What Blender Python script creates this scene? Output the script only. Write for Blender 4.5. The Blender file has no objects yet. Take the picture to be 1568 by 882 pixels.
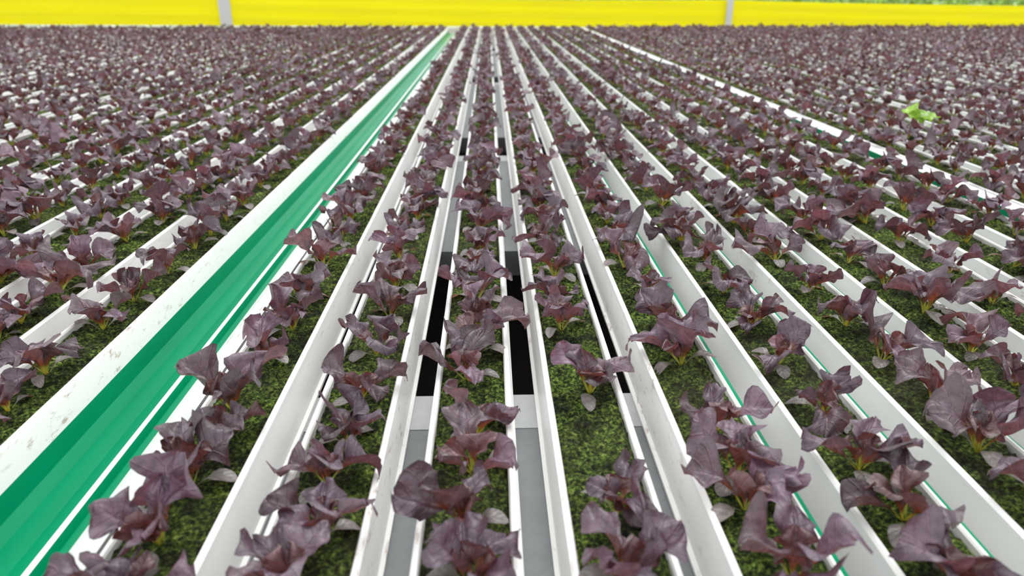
import bpy, math, random
import numpy as np
random.seed(7); rng=np.random.default_rng(31)
scene=bpy.context.scene
scene.view_settings.view_transform='Standard'

P=0.12; TOP=0.85; CAMH=0.40
XC=-0.022
Y0,Y1=-0.45,8.75

# ------------------------------------------------------------------ materials
def mat(name):
    m=bpy.data.materials.new(name); m.use_nodes=True
    nt=m.node_tree; b=nt.nodes['Principled BSDF']
    return m,nt,b
def N(nt,t,**k):
    n=nt.nodes.new(t)
    for a,v in k.items(): setattr(n,a,v)
    return n
def ramp(nt,stops,src):
    r=N(nt,'ShaderNodeValToRGB'); nt.links.new(src,r.inputs[0])
    e=r.color_ramp.elements
    while len(e)<len(stops): e.new(0.5)
    for i,(p,c) in enumerate(stops):
        e[i].position=p; e[i].color=(c[0],c[1],c[2],1)
    return r
def noise(nt,vec,scale,detail=4,rough=.55):
    n=N(nt,'ShaderNodeTexNoise'); n.inputs['Scale'].default_value=scale
    n.inputs['Detail'].default_value=detail; n.inputs['Roughness'].default_value=rough
    if vec is not None: nt.links.new(vec,n.inputs['Vector'])
    return n
def mix(nt,fac,a,b,blend='MIX'):
    m=N(nt,'ShaderNodeMix',data_type='RGBA',blend_type=blend)
    for inp,v in ((m.inputs[0],fac),(m.inputs[6],a),(m.inputs[7],b)):
        if isinstance(v,(int,float)): inp.default_value=v
        elif isinstance(v,tuple): inp.default_value=(v[0],v[1],v[2],1)
        else: nt.links.new(v,inp)
    return m.outputs[2]
def bump(nt,b,h,strength,dist):
    bp=N(nt,'ShaderNodeBump'); bp.inputs['Strength'].default_value=strength
    bp.inputs['Distance'].default_value=dist
    nt.links.new(h,bp.inputs['Height']); nt.links.new(bp.outputs[0],b.inputs['Normal'])

def make_white():
    m,nt,b=mat('white_pvc')
    g=N(nt,'ShaderNodeNewGeometry')
    mp=N(nt,'ShaderNodeMapping'); mp.inputs['Scale'].default_value=(1,.35,1)
    nt.links.new(g.outputs['Position'],mp.inputs[0])
    n1=noise(nt,mp.outputs[0],90,6,.72)
    r1=ramp(nt,[(.57,(0,0,0)),(.66,(1,1,1))],n1.outputs[0])
    n2=noise(nt,mp.outputs[0],5,3)
    r2=ramp(nt,[(.46,(0,0,0)),(.64,(.8,.8,.8))],n2.outputs[0])
    mm=N(nt,'ShaderNodeMath',operation='MULTIPLY')
    nt.links.new(r1.outputs[0],mm.inputs[0]); nt.links.new(r2.outputs[0],mm.inputs[1])
    base=mix(nt,n2.outputs[0],(.90,.90,.885),(.83,.825,.805))
    c=mix(nt,mm.outputs[0],base,(.34,.23,.14))
    nt.links.new(c,b.inputs['Base Color'])
    b.inputs['Roughness'].default_value=.34
    return m
WHITE=make_white()
def make_green():
    m,nt,b=mat('green_plastic')
    g=N(nt,'ShaderNodeNewGeometry')
    mp=N(nt,'ShaderNodeMapping'); mp.inputs['Scale'].default_value=(1,.1,1)
    nt.links.new(g.outputs['Position'],mp.inputs[0])
    n=noise(nt,mp.outputs[0],30,5)
    c=mix(nt,n.outputs[0],(0,.18,.075),(0,.29,.13))
    nt.links.new(c,b.inputs['Base Color']); b.inputs['Roughness'].default_value=.32
    b.inputs['Specular IOR Level'].default_value=.10
    return m
GREEN=make_green()
def make_moss():
    m,nt,b=mat('mossy_substrate')
    g=N(nt,'ShaderNodeNewGeometry'); pos=g.outputs['Position']
    n1=noise(nt,pos,230,7,.72); n2=noise(nt,pos,28,4,.6); n3=noise(nt,pos,3.5,3)
    r1=ramp(nt,[(.39,(.006,.007,.003)),(.47,(.030,.052,.012)),(.55,(.125,.20,.034)),(.66,(.40,.52,.14))],n1.outputs[0])
    r2=ramp(nt,[(.38,(.34,.31,.30)),(.62,(1.6,1.6,1.25))],n2.outputs[0])
    c=mix(nt,1.0,r1.outputs[0],r2.outputs[0],'MULTIPLY')
    f3=ramp(nt,[(.45,(0,0,0)),(.75,(.35,.35,.35))],n3.outputs[0])
    c=mix(nt,f3.outputs[0],c,(.13,.115,.07))
    nt.links.new(c,b.inputs['Base Color']); b.inputs['Roughness'].default_value=.9
    b.inputs['Specular IOR Level'].default_value=.2
    bump(nt,b,n1.outputs[0],1.0,.010)
    return m
MOSS=make_moss()
def make_metal(name,c1,c2):
    m,nt,b=mat(name)
    g=N(nt,'ShaderNodeNewGeometry')
    n=noise(nt,g.outputs['Position'],18,6,.6); n2=noise(nt,g.outputs['Position'],90,3)
    f=mix(nt,.4,n.outputs[0],n2.outputs[0])
    c=mix(nt,f,c1,c2)
    nt.links.new(c,b.inputs['Base Color']); b.inputs['Roughness'].default_value=.5; b.inputs['Metallic'].default_value=.3
    return m
STEEL=make_metal('galvanised_steel',(.11,.12,.125),(.22,.235,.24))
ZINC=make_metal('bright_zinc',(.30,.315,.315),(.50,.51,.51))
POSTM=make_metal('painted_post_metal',(.60,.61,.61),(.75,.75,.74))
def make_floor():
    m,nt,b=mat('dark_floor')
    g=N(nt,'ShaderNodeNewGeometry'); n=noise(nt,g.outputs['Position'],6,6)
    c=mix(nt,n.outputs[0],(.03,.024,.02),(.07,.055,.05)); nt.links.new(c,b.inputs['Base Color'])
    b.inputs['Roughness'].default_value=.9
    return m
FLOOR=make_floor()
def make_leaf(name,trans_tint):
    m,nt,b=mat(name)
    at=N(nt,'ShaderNodeAttribute',attribute_name='leafcol')
    uv=N(nt,'ShaderNodeUVMap',uv_map='UVMap')
    sep=N(nt,'ShaderNodeSeparateXYZ'); nt.links.new(uv.outputs[0],sep.inputs[0])
    a=N(nt,'ShaderNodeMath',operation='SUBTRACT'); nt.links.new(sep.outputs[0],a.inputs[0]); a.inputs[1].default_value=.5
    ab=N(nt,'ShaderNodeMath',operation='ABSOLUTE'); nt.links.new(a.outputs[0],ab.inputs[0])
    s=N(nt,'ShaderNodeMath',operation='MULTIPLY_ADD'); nt.links.new(ab.outputs[0],s.inputs[0]); s.inputs[1].default_value=-.45
    nt.links.new(sep.outputs[1],s.inputs[2])
    k=N(nt,'ShaderNodeMath',operation='MULTIPLY'); nt.links.new(s.outputs[0],k.inputs[0]); k.inputs[1].default_value=48
    sn=N(nt,'ShaderNodeMath',operation='SINE'); nt.links.new(k.outputs[0],sn.inputs[0])
    vr=ramp(nt,[(.80,(0,0,0)),(1.0,(1,1,1))],sn.outputs[0])
    mr=ramp(nt,[(.0,(1,1,1)),(.035,(0,0,0))],ab.outputs[0])
    g=N(nt,'ShaderNodeNewGeometry'); n=noise(nt,g.outputs['Position'],140,4)
    nr=ramp(nt,[(.3,(.66,.66,.66)),(.7,(1.35,1.35,1.35))],n.outputs[0])
    c=mix(nt,1.0,at.outputs['Color'],nr.outputs[0],'MULTIPLY')
    vm=N(nt,'ShaderNodeMath',operation='MAXIMUM'); nt.links.new(vr.outputs[0],vm.inputs[0]); nt.links.new(mr.outputs[0],vm.inputs[1])
    vs=N(nt,'ShaderNodeMath',operation='MULTIPLY'); nt.links.new(vm.outputs[0],vs.inputs[0]); vs.inputs[1].default_value=.35
    lighter=mix(nt,1.0,c,(1.7,1.6,1.7),'MULTIPLY')
    c2=mix(nt,vs.outputs[0],c,lighter)
    nt.links.new(c2,b.inputs['Base Color'])
    b.inputs['Roughness'].default_value=.35
    b.inputs['Specular IOR Level'].default_value=.75
    h=N(nt,'ShaderNodeMath',operation='MULTIPLY_ADD'); nt.links.new(vm.outputs[0],h.inputs[0]); h.inputs[1].default_value=-.5
    nt.links.new(n.outputs[0],h.inputs[2])
    bump(nt,b,h.outputs[0],.7,.0018)
    tr=N(nt,'ShaderNodeBsdfTranslucent'); 
    tc=mix(nt,1.0,c2,trans_tint,'MULTIPLY'); nt.links.new(tc,tr.inputs[0])
    ad=N(nt,'ShaderNodeMixShader'); ad.inputs[0].default_value=.20
    nt.links.new(b.outputs[0],ad.inputs[1]); nt.links.new(tr.outputs[0],ad.inputs[2])
    nt.links.new(ad.outputs[0],nt.nodes['Material Output'].inputs[0])
    return m
LEAF=make_leaf('purple_lettuce_leaf',(2.5,1.25,.9))
GLEAF=make_leaf('green_lettuce_leaf',(1.8,1.8,.9))
def make_tape():
    m,nt,b=mat('yellow_sticky_film')
    g=N(nt,'ShaderNodeNewGeometry')
    mp=N(nt,'ShaderNodeMapping'); mp.inputs['Scale'].default_value=(.25,1,14)
    nt.links.new(g.outputs['Position'],mp.inputs[0])
    n=noise(nt,mp.outputs[0],4,4)
    c=mix(nt,n.outputs[0],(.96,.81,.001),(.99,.92,.02))
    nt.links.new(c,b.inputs['Base Color']); b.inputs['Roughness'].default_value=.3
    b.inputs['Specular IOR Level'].default_value=.2
    bump(nt,b,n.outputs[0],.5,.03)
    tr=N(nt,'ShaderNodeBsdfTranslucent'); nt.links.new(c,tr.inputs[0])
    ms=N(nt,'ShaderNodeMixShader'); ms.inputs[0].default_value=.5
    nt.links.new(b.outputs[0],ms.inputs[1]); nt.links.new(tr.outputs[0],ms.inputs[2])
    nt.links.new(ms.outputs[0],nt.nodes['Material Output'].inputs[0])
    return m
TAPE=make_tape()

# ------------------------------------------------------------------ helpers
def mesh_obj(name,verts,faces,mats,midx=None,smooth=False,loc=(0,0,0),parent=None):
    me=bpy.data.meshes.new(name); me.from_pydata([tuple(v) for v in verts],[],[tuple(f) for f in faces])
    for m in mats: me.materials.append(m)
    if midx is not None: me.polygons.foreach_set('material_index',midx)
    if smooth: me.polygons.foreach_set('use_smooth',[True]*len(me.polygons))
    me.update()
    o=bpy.data.objects.new(name,me); o.location=loc; scene.collection.objects.link(o)
    if parent: o.parent=parent
    return o
def boxes(blist):
    V=[];F=[];M=[]
    for (x0,x1,y0,y1,z0,z1,mi) in blist:
        s=len(V)
        V+=[(x0,y0,z0),(x1,y0,z0),(x1,y1,z0),(x0,y1,z0),(x0,y0,z1),(x1,y0,z1),(x1,y1,z1),(x0,y1,z1)]
        F+=[(s,s+3,s+2,s+1),(s+4,s+5,s+6,s+7),(s,s+1,s+5,s+4),(s+1,s+2,s+6,s+5),(s+2,s+3,s+7,s+6),(s+3,s,s+4,s+7)]
        M+=[mi]*6
    return V,F,M

# ------------------------------------------------------------------ channel mesh
HW=.037; D=.066; FL=.006
def channel_mesh(name,green_right,green_left=False):
    V=[];F=[];M=[]
    def sweep(prof,mids,closed=True):
        ys=[Y0]+list(np.linspace(.2,3,8))+[Y1]
        n=len(prof); s=len(V)
        for yi,y in enumerate(ys):
            for (x,z) in prof:
                V.append((x,y,z))
        for yi in range(len(ys)-1):
            for j in range(n if closed else n-1):
                a=s+yi*n+j; b2=s+yi*n+(j+1)%n
                F.append((a,b2,b2+n,a+n)); M.append(mids[j])
        if closed:
            F.append(tuple(s+j for j in range(n))); M.append(0)
            F.append(tuple(s+(len(ys)-1)*n+j for j in reversed(range(n)))); M.append(0)
    for sgn,gr in ((-1,green_left),(1,green_right)):
        if gr:
            p=[(HW+FL+.004,-D),(HW+FL+.004,-D+.004),(HW+FL,-D+.006),(HW+.0075,-.012),(HW+.0075,-.0035),(HW+.0018,-.0015),(HW+.0014,0),
               (HW-.0006,0),(HW-.0022,-.002),(HW-.0022,-.020),(HW+.001,-.020),(HW+FL-.003,-D+.004),(HW+FL-.003,-D)]
            ms=[0]*len(p); ms[3]=1; ms[4]=1
        else:
            p=[(HW+FL+.004,-D),(HW+FL+.004,-D+.004),(HW+FL,-D+.006),(HW+.0042,-.010),(HW+.0042,-.002),(HW+.0022,0),
               (HW-.0008,0),(HW-.0022,-.002),(HW-.0022,-.020),(HW+.001,-.020),(HW+FL-.003,-D+.004),(HW+FL-.003,-D)]
            ms=[0]*len(p)
        sweep([(sgn*x,z) for x,z in p],ms)
    sweep([(-HW-FL,-D),(HW+FL,-D),(HW+FL,-D+.002),(-HW-FL,-D+.002)],[0]*4)
    w=HW-.0018
    nx=16
    ys=np.concatenate([np.arange(Y0,.35,.05),np.arange(.35,2.2,.0045),np.arange(2.2,4,.02),np.arange(4,Y1,.12),[Y1]])
    s=len(V); ph=rng.random(8)*6
    for y in ys:
        for i in range(nx+1):
            x=-w+2*w*i/nx
            e=abs(x)/w
            z=-.0065+.0018*math.sin(37*y+40*x+ph[0])*math.sin(61*y+ph[1]-90*x)+rng.normal()*.0014-(.003 if e>.95 else 0)
            V.append((x,y,z))
    n=nx+1
    for k in range(len(ys)-1):
        for i in range(nx):
            a=s+k*n+i; F.append((a,a+1,a+1+n,a+n)); M.append(2)
    bv,bf,bm=boxes([(-HW,HW,Y1-.003,Y1,-D,-.004,0),(-HW,HW,Y0,Y0+.003,-D,-.004,0)])
    s=len(V); V+=bv; F+=[tuple(q+s for q in f) for f in bf]; M+=bm
    me=bpy.data.meshes.new(name); me.from_pydata(V,[],F)
    for m in (WHITE,GREEN,MOSS): me.materials.append(m)
    me.polygons.foreach_set('material_index',M)
    sm=[mm==2 for mm in M]; me.polygons.foreach_set('use_smooth',sm); me.update()
    return me
CH_W=channel_mesh('channel_white',False)
CH_G=channel_mesh('channel_green',True)
CH_L=channel_mesh('channel_green_l',False,True)

rows=[]
for i in range(-50,52):
    if i==-3: continue
    x=XC+i*P
    if i>=9: x+=.05
    rows.append((i,x))
for i,x in rows:
    me=CH_G if i>=2 else (CH_L if i<-3 and i%3==0 else CH_W)
    o=bpy.data.objects.new('hydroponic_growing_channel',me); o.location=(x,0,TOP); scene.collection.objects.link(o)

# ------------------------------------------------------------------ green trough in missing channel
xl=XC-4*P+HW+.005; xr=XC-2*P-HW-.005
prof=[(xl,.001,0),(xl+.003,.001,0),(xl+.008,-.030,0),(xl+.012,-.052,1),(xl+.022,-.061,1),(xl+.046,-.062,1),(xl+.062,-.059,1),
      (xl+.068,-.050,0),(xl+.074,-.050,0),(xl+.078,-.058,1),(xl+.090,-.058,1),(xl+.096,-.046,0),(xr-.040,-.028,0),(xr-.004,-.002,0),(xr,.001,0)]
V=[];F=[];M=[]
n=len(prof); tys=[Y0,1,3,Y1+.05]
for y in tys:
    for (x,z,_) in prof: V.append((x,y,z))
    for (x,z,_) in prof: V.append((x,y,z-.003))
st=2*n
for k in range(len(tys)-1):
    for j in range(n-1):
        a=k*st+j
        F.append((a,a+1,a+1+st,a+st)); M.append(prof[j][2] if prof[j][2]==prof[j+1][2] else 1)
        a+=n
        F.append((a+1,a,a+st,a+1+st)); M.append(0)
mesh_obj('green_drainage_gutter',V,F,[WHITE,GREEN],M,loc=(0,0,TOP))

x9=XC+9*P+.05
a9=x9-HW-.012; b9=x9-P-.05+HW+.012
V,F,M=boxes([(a9-.040,a9,Y0,Y1,-.006,-.001,0),(a9-.043,a9-.040,Y0,Y1,-.050,-.001,1),(b9,a9,Y0,Y1,-.053,-.050,1)])
mesh_obj('white_cover_strip',V,F,[WHITE,GREEN],M,loc=(0,0,TOP))

# ------------------------------------------------------------------ support plates and bench frame
XL,XR=-6.2,6.3
ZB=TOP-D-.001
plates=[(Y0,.80),(1.345,2.22),(2.52,4.1),(4.4,6.3),(6.6,8.8)]
for a,b in plates:
    V,F,M=boxes([(XL,XR,a,b,ZB-.003,ZB,0),(XL,XR,a,a+.004,ZB-.05,ZB-.003,0),(XL,XR,b-.004,b,ZB-.05,ZB-.003,0),
                 (XL,XR,b-.075,b,ZB,ZB+.0008,1)])
    mesh_obj('galvanised_support_tray',V,F,[STEEL,ZINC],M)
bl=[]
for y in (.1,2.3,4.25,6.45,8.6):
    for x in np.linspace(XL+.05,XR-.05,8):
        bl.append((x-.03,x+.03,y-.03,y+.03,0,ZB-.12,0))
    bl.append((XL,XR,y-.03,y+.03,ZB-.12,ZB-.055,0))
V,F,M=boxes(bl); mesh_obj('bench_frame',V,F,[STEEL],M)

mesh_obj('floor',[(-20,-4,0),(20,-4,0),(20,45,0),(-20,45,0)],[(0,1,2,3)],[FLOOR])

# ------------------------------------------------------------------ lettuce generator
def sst(a,b,x):
    t=np.clip((x-a)/(b-a),0,1); return t*t*(3-2*t)
def leaf(L,W,az,e0,e1,nt_,nv,kind,r,green=False):
    t=np.linspace(0,1,nt_+1)
    if kind=='leaf': t=t**.9
    v=np.linspace(-1,1,nv+1)
    th=e0+(e1-e0)*sst(.20,.95,t)
    ds=np.diff(t,prepend=0)*L
    R=np.cumsum(np.cos(th)*ds)+.002; Z=np.cumsum(np.sin(th)*ds)
    if kind=='leaf':
        w=.10+.90*np.clip((t-.27)/.45,0,1)**1.1
        w=w*np.sqrt(np.clip(1-(np.clip(t-.68,0,1)/.325)**1.9,0.0,1))
        w=w*W/2
    else:
        w=(.12+.88*sst(.35,.62,t))*np.sqrt(np.clip(1-(np.clip(t-.68,0,1)/.325)**2.2,0,1))*W/2
    T,Vv=np.meshgrid(t,v,indexing='ij')
    blade=sst(.25,.6,T)
    ph=r.random(6)*6.28
    side=np.where(Vv>=0,1.0,-1.0)
    lc=.66+.14*r.random(2); la=.12+.38*r.random(2)
    lcs=np.where(Vv>=0,lc[0],lc[1]); las=np.where(Vv>=0,la[0],la[1])
    tooth=1+np.abs(Vv)**3*(las*np.exp(-((T-lcs)/.065)**2)+blade*(.17*np.sin(17*T+ph[0]+side*ph[1])+.09*np.sin(35*T+ph[2]+side)))
    if kind!='leaf': tooth=1+0*T
    fold=(.40+.60*r.random())*(1-.6*T)
    if kind!='leaf': fold=.2
    Wd=w[:,None]*np.abs(Vv)*tooth
    ruf=0
    if kind=='leaf':
        ruf=W*blade*np.abs(Vv)**2*(.27*np.sin(8*T+ph[3]+side*ph[4])+.13*np.sin(17*T+ph[5]-side*2))
        ruf=ruf+W*blade*.07*np.sin(7*Vv+6*T+ph[2])
        curl=r.normal()*.3
    else: curl=0
    tx=side*Wd*np.cos(fold)
    nz=Wd*np.sin(fold)+ruf+curl*Wd*blade*side*T
    bend=r.normal()*.22
    d=np.array([math.cos(az),math.sin(az)]); s=np.array([-math.sin(az),math.cos(az)])
    thn=th[:,None]
    rr=R[:,None]-np.sin(thn)*nz
    zz=Z[:,None]+np.cos(thn)*nz
    lat=tx+(bend*L*(T**2)) 
    X=d[0]*rr+s[0]*lat; Yy=d[1]*rr+s[1]*lat
    pts=np.stack([X,Yy,zz],-1).reshape(-1,3)
    k=r.random(); bright=.66+.72*r.random()
    if green:
        c_b=np.array([.28,.42,.08]); c_m=np.array([.30,.42,.08]); c_t=np.array([.24,.40,.06])*bright
    elif kind=='leaf':
        c_b=np.array([.36,.45,.06]); c_m=np.array([.22,.080,.030])
        c_t=((1-k)*np.array([.118,.074,.110])+k*np.array([.100,.065,.080]))*bright
        if L<.058: c_t=c_t*.55+np.array([.14,.045,.025])*.45
    else:
        c_b=np.array([.22,.26,.08]); c_m=np.array([.17,.17,.10]); c_t=np.array([.20,.18,.17])*bright
    f1=sst(.17,.34,T)[...,None]; f2=sst(.36,.64,T+.14*np.abs(Vv))[...,None]
    col=c_b*(1-f1)+c_m*f1; col=col*(1-f2)+c_t*f2
    edge=(1-.25*np.abs(Vv)**4*blade)[...,None]; col=col*edge
    col=np.concatenate([col,np.ones_like(col[...,:1])],-1).reshape(-1,4)
    uv=np.stack([(Vv+1)/2,T],-1).reshape(-1,2)
    i,j=np.meshgrid(np.arange(nt_),np.arange(nv),indexing='ij')
    a=(i*(nv+1)+j).ravel()
    q=np.stack([a,a+1,a+nv+2,a+nv+1],-1)
    return pts,q,col,uv
def plant(r,lod,green=False):
    nt_,nv={0:(20,12),1:(10,6),2:(6,4)}[lod]
    parts=[]
    nl=int(r.integers(5,7)) if lod<2 else 5
    az0=r.random()*6.28
    for i in range(nl):
        az=az0+i*2.4+r.normal()*.3
        f=i/(nl-1)
        if i<nl-2:
            L=.086-.020*f+r.normal()*.007; W=L*(.54+.16*r.random())
            e0=math.radians(58+18*f+r.normal()*7); e1=math.radians(0+42*f+r.normal()*22)
        else:
            L=.048+.012*r.random(); W=L*.6; e0=math.radians(80); e1=math.radians(52+r.normal()*10)
        parts.append(leaf(L,W,az,e0,e1,nt_,nv,'leaf',r,green))
    if lod<2:
        for a in (0,2.7+r.normal()*.3):
            L=.050+.006*r.random()
            parts.append(leaf(L,L*.44,az0+1.1+a,math.radians(40),math.radians(-30),max(5,nt_//2),4,'cot',r,green))
    return merge(parts)
def merge(parts):
    off=0;P_=[];Q=[];C=[];U=[]
    for p,q,c,u in parts:
        P_.append(p);Q.append(q+off);C.append(c);U.append(u);off+=len(p)
    return np.concatenate(P_),np.concatenate(Q),np.concatenate(C),np.concatenate(U)
def xf(pl,x,y,z,rot,s,tx,ty,cs):
    p,q,c,u=pl
    cr,sr=math.cos(rot),math.sin(rot)
    X=p[:,0]*cr-p[:,1]*sr; Y=p[:,0]*sr+p[:,1]*cr; Z=p[:,2]
    X2=X+Z*tx; Y2=Y+Z*ty; Z2=Z-X*tx-Y*ty
    c=c.copy(); c[:,:3]*=cs
    return np.stack([X2*s+x,Y2*s+y,np.maximum(Z2*s,-.004)+z],-1),q,c,u
def build(name,pls,material):
    p,q,c,u=merge(pls)
    me=bpy.data.meshes.new(name)
    nv=len(p);nf=len(q)
    me.vertices.add(nv); me.vertices.foreach_set('co',p.astype(np.float32).ravel())
    me.loops.add(nf*4); me.polygons.add(nf)
    me.loops.foreach_set('vertex_index',q.astype(np.int32).ravel())
    me.polygons.foreach_set('loop_start',np.arange(0,nf*4,4,dtype=np.int32))
    me.polygons.foreach_set('use_smooth',np.ones(nf,dtype=bool))
    me.update(calc_edges=True)
    ca=me.color_attributes.new('leafcol','FLOAT_COLOR','POINT')
    ca.data.foreach_set('color',c.astype(np.float32).ravel())
    ul=me.uv_layers.new(name='UVMap')
    ul.data.foreach_set('uv',u[q.ravel()].astype(np.float32).ravel())
    me.materials.append(material); me.validate()
    o=bpy.data.objects.new(name,me); scene.collection.objects.link(o); return o
T1=[plant(rng,1) for _ in range(24)]
T2=[plant(rng,2) for _ in range(16)]
T0=[plant(rng,0) for _ in range(10)]
near={-2:[.415,.475,.545,.615,.675,.785,.87,.96,1.10,1.23],
 -1:[.42,.475,.545,.61,.69,.80,.90,1.01,1.13],
 0:[.42,.485,.56,.62,.73,.80,.87,.95,1.07,1.16],
 1:[.42,.50,.70,.86,.94,1.05,1.19],
 2:[.425,.50,.55,.62,.76,.84,.97,1.09],
 3:[.40,.485,.555,.65,.76,.86,.98,1.10],
 4:[.41,.50,.58,.66,.76,.86,.98,1.11],
 5:[.50,.60,.70,.78,.90,1.0,1.1],
 -4:[.45,.58,.68,.76,.88,.97,1.08]}
allp=[]
for i,x in rows:
    ys=list(near.get(i,[]))
    y=ys[-1]+.115 if ys else .35+rng.random()*.1
    while y<Y1-.05:
        ys.append(y); y+=.106+rng.normal()*.018
    yb=(near[i][0]-.12) if i in near else .25
    while yb>Y0+.1:
        ys.append(yb); yb-=.125
    for yy in ys:
        if abs(x)>.80*max(yy,0)+1.3: continue
        d=math.hypot(x,yy)
        s=(1.0+rng.normal()*.09)*(.75 if yy<1.5 else (.70 if yy<2.5 else .63))
        jx=rng.normal()*.005
        a=(x+jx,yy,TOP-.0085,rng.random()*6.28,s,rng.normal()*.10,rng.normal()*.10,.85+.3*rng.random())
        if abs(x-1.39)<.07 and abs(yy-2.3)<.06: continue
        if d<1.25: pl=plant(rng,0)
        elif d<2.2: pl=T0[rng.integers(len(T0))]
        elif d<4.2: pl=T1[rng.integers(len(T1))]
        else: pl=T2[rng.integers(len(T2))]
        allp.append(xf(pl,*a))
build('red_lettuce_seedlings',allp,LEAF)
gx=min((x for i,x in rows),key=lambda q:abs(q-1.39))
build('green_lettuce_seedling',[xf(plant(rng,0,True),gx,2.3,TOP-.0085,1,1.0,0,0,1.4)],GLEAF)

# ------------------------------------------------------------------ far green crop on another bench
G2=[plant(rng,2,True) for _ in range(6)]
gp=[]
for yy in np.arange(10.6,30,.5):
    for xx in np.arange(-15,15,.42):
        gp.append(xf(G2[rng.integers(6)],xx+rng.normal()*.05,yy,.78,rng.random()*6,4.2,0,0,.6+.4*rng.random()))
build('green_lettuce_crop',gp,GLEAF)
bl=[(-15.3,15.3,10.3,30,.70,.78,0)]
for x in np.linspace(-15,15,9):
    for y in (10.5,20,29.8): bl.append((x-.04,x+.04,y-.04,y+.04,0,.70,1))
V,F,M=boxes(bl); mesh_obj('growing_bench',V,F,[WHITE,STEEL],M)

# ------------------------------------------------------------------ yellow tape + posts
TY=8.95
def tape_z(x):
    posts=[-7.4,-2.95,2.75,8.5]
    for a,b in zip(posts[:-1],posts[1:]):
        if a<=x<=b:
            u=(x-a)/(b-a); sag=.02*4*u*(1-u); break
    else: sag=0
    return sag
V=[];F=[]
xs=np.linspace(-7.4,8.5,160); nz=10
for x in xs:
    sg=tape_z(x)
    zb=TOP+.004-.0055*x; zt=zb+.312-.006*x-sg*1.1+(.06 if x<-2.95 else 0)
    for j in range(nz+1):
        f=j/nz
        V.append((x,TY+.006*math.sin(f*14+x*.7)+.004*math.sin(x*5+f*3),zb+(zt-zb)*f))
for i in range(len(xs)-1):
    for j in range(nz):
        a=i*(nz+1)+j; F.append((a,a+nz+1,a+nz+2,a+1))
mesh_obj('yellow_sticky_tape',V,F,[TAPE],None,True)
for px,hw in ((-7.4,.06),(-2.95,.065),(2.75,.035),(8.5,.06)):
    V,F,M=boxes([(px-.03,px+.03,TY+.02,TY+.08,0,1.5,0),(px-hw,px+hw,TY-.022,TY-.012,TOP+.01,TOP+.34,1),
                 (px-hw+.005,px+hw-.005,TY-.012,TY+.02,TOP+.33,TOP+.345,1)])
    mesh_obj('galvanised_post',V,F,[POSTM,POSTM],M)

# ------------------------------------------------------------------ light
w=bpy.data.worlds.new('world'); scene.world=w; w.use_nodes=True
nt=w.node_tree; bg=nt.nodes['Background']
tc=N(nt,'ShaderNodeTexCoord'); sp=N(nt,'ShaderNodeSeparateXYZ'); nt.links.new(tc.outputs['Generated'],sp.inputs[0])
r=ramp(nt,[(.0,(.66,.69,.70)),(.5,(.84,.87,.885)),(1,(1,1,1))],sp.outputs[2])
nt.links.new(r.outputs[0],bg.inputs[0]); bg.inputs[1].default_value=1.65
sd=bpy.data.lights.new('sun','SUN'); sd.energy=1.8; sd.angle=math.radians(50); sd.color=(1,.995,.985)
so=bpy.data.objects.new('sun',sd); so.rotation_euler=(math.radians(-28),math.radians(12),0); scene.collection.objects.link(so)

# ------------------------------------------------------------------ camera
cd=bpy.data.cameras.new('camera'); cd.sensor_width=36; cd.lens=26
cd.clip_start=.02; cd.clip_end=200
cd.dof.use_dof=True; cd.dof.focus_distance=.95; cd.dof.aperture_fstop=5.6
co=bpy.data.objects.new('camera',cd); co.location=(0,0,TOP+CAMH)
co.rotation_euler=(math.radians(90-22),0,math.radians(-1.7)); scene.collection.objects.link(co)
scene.camera=co
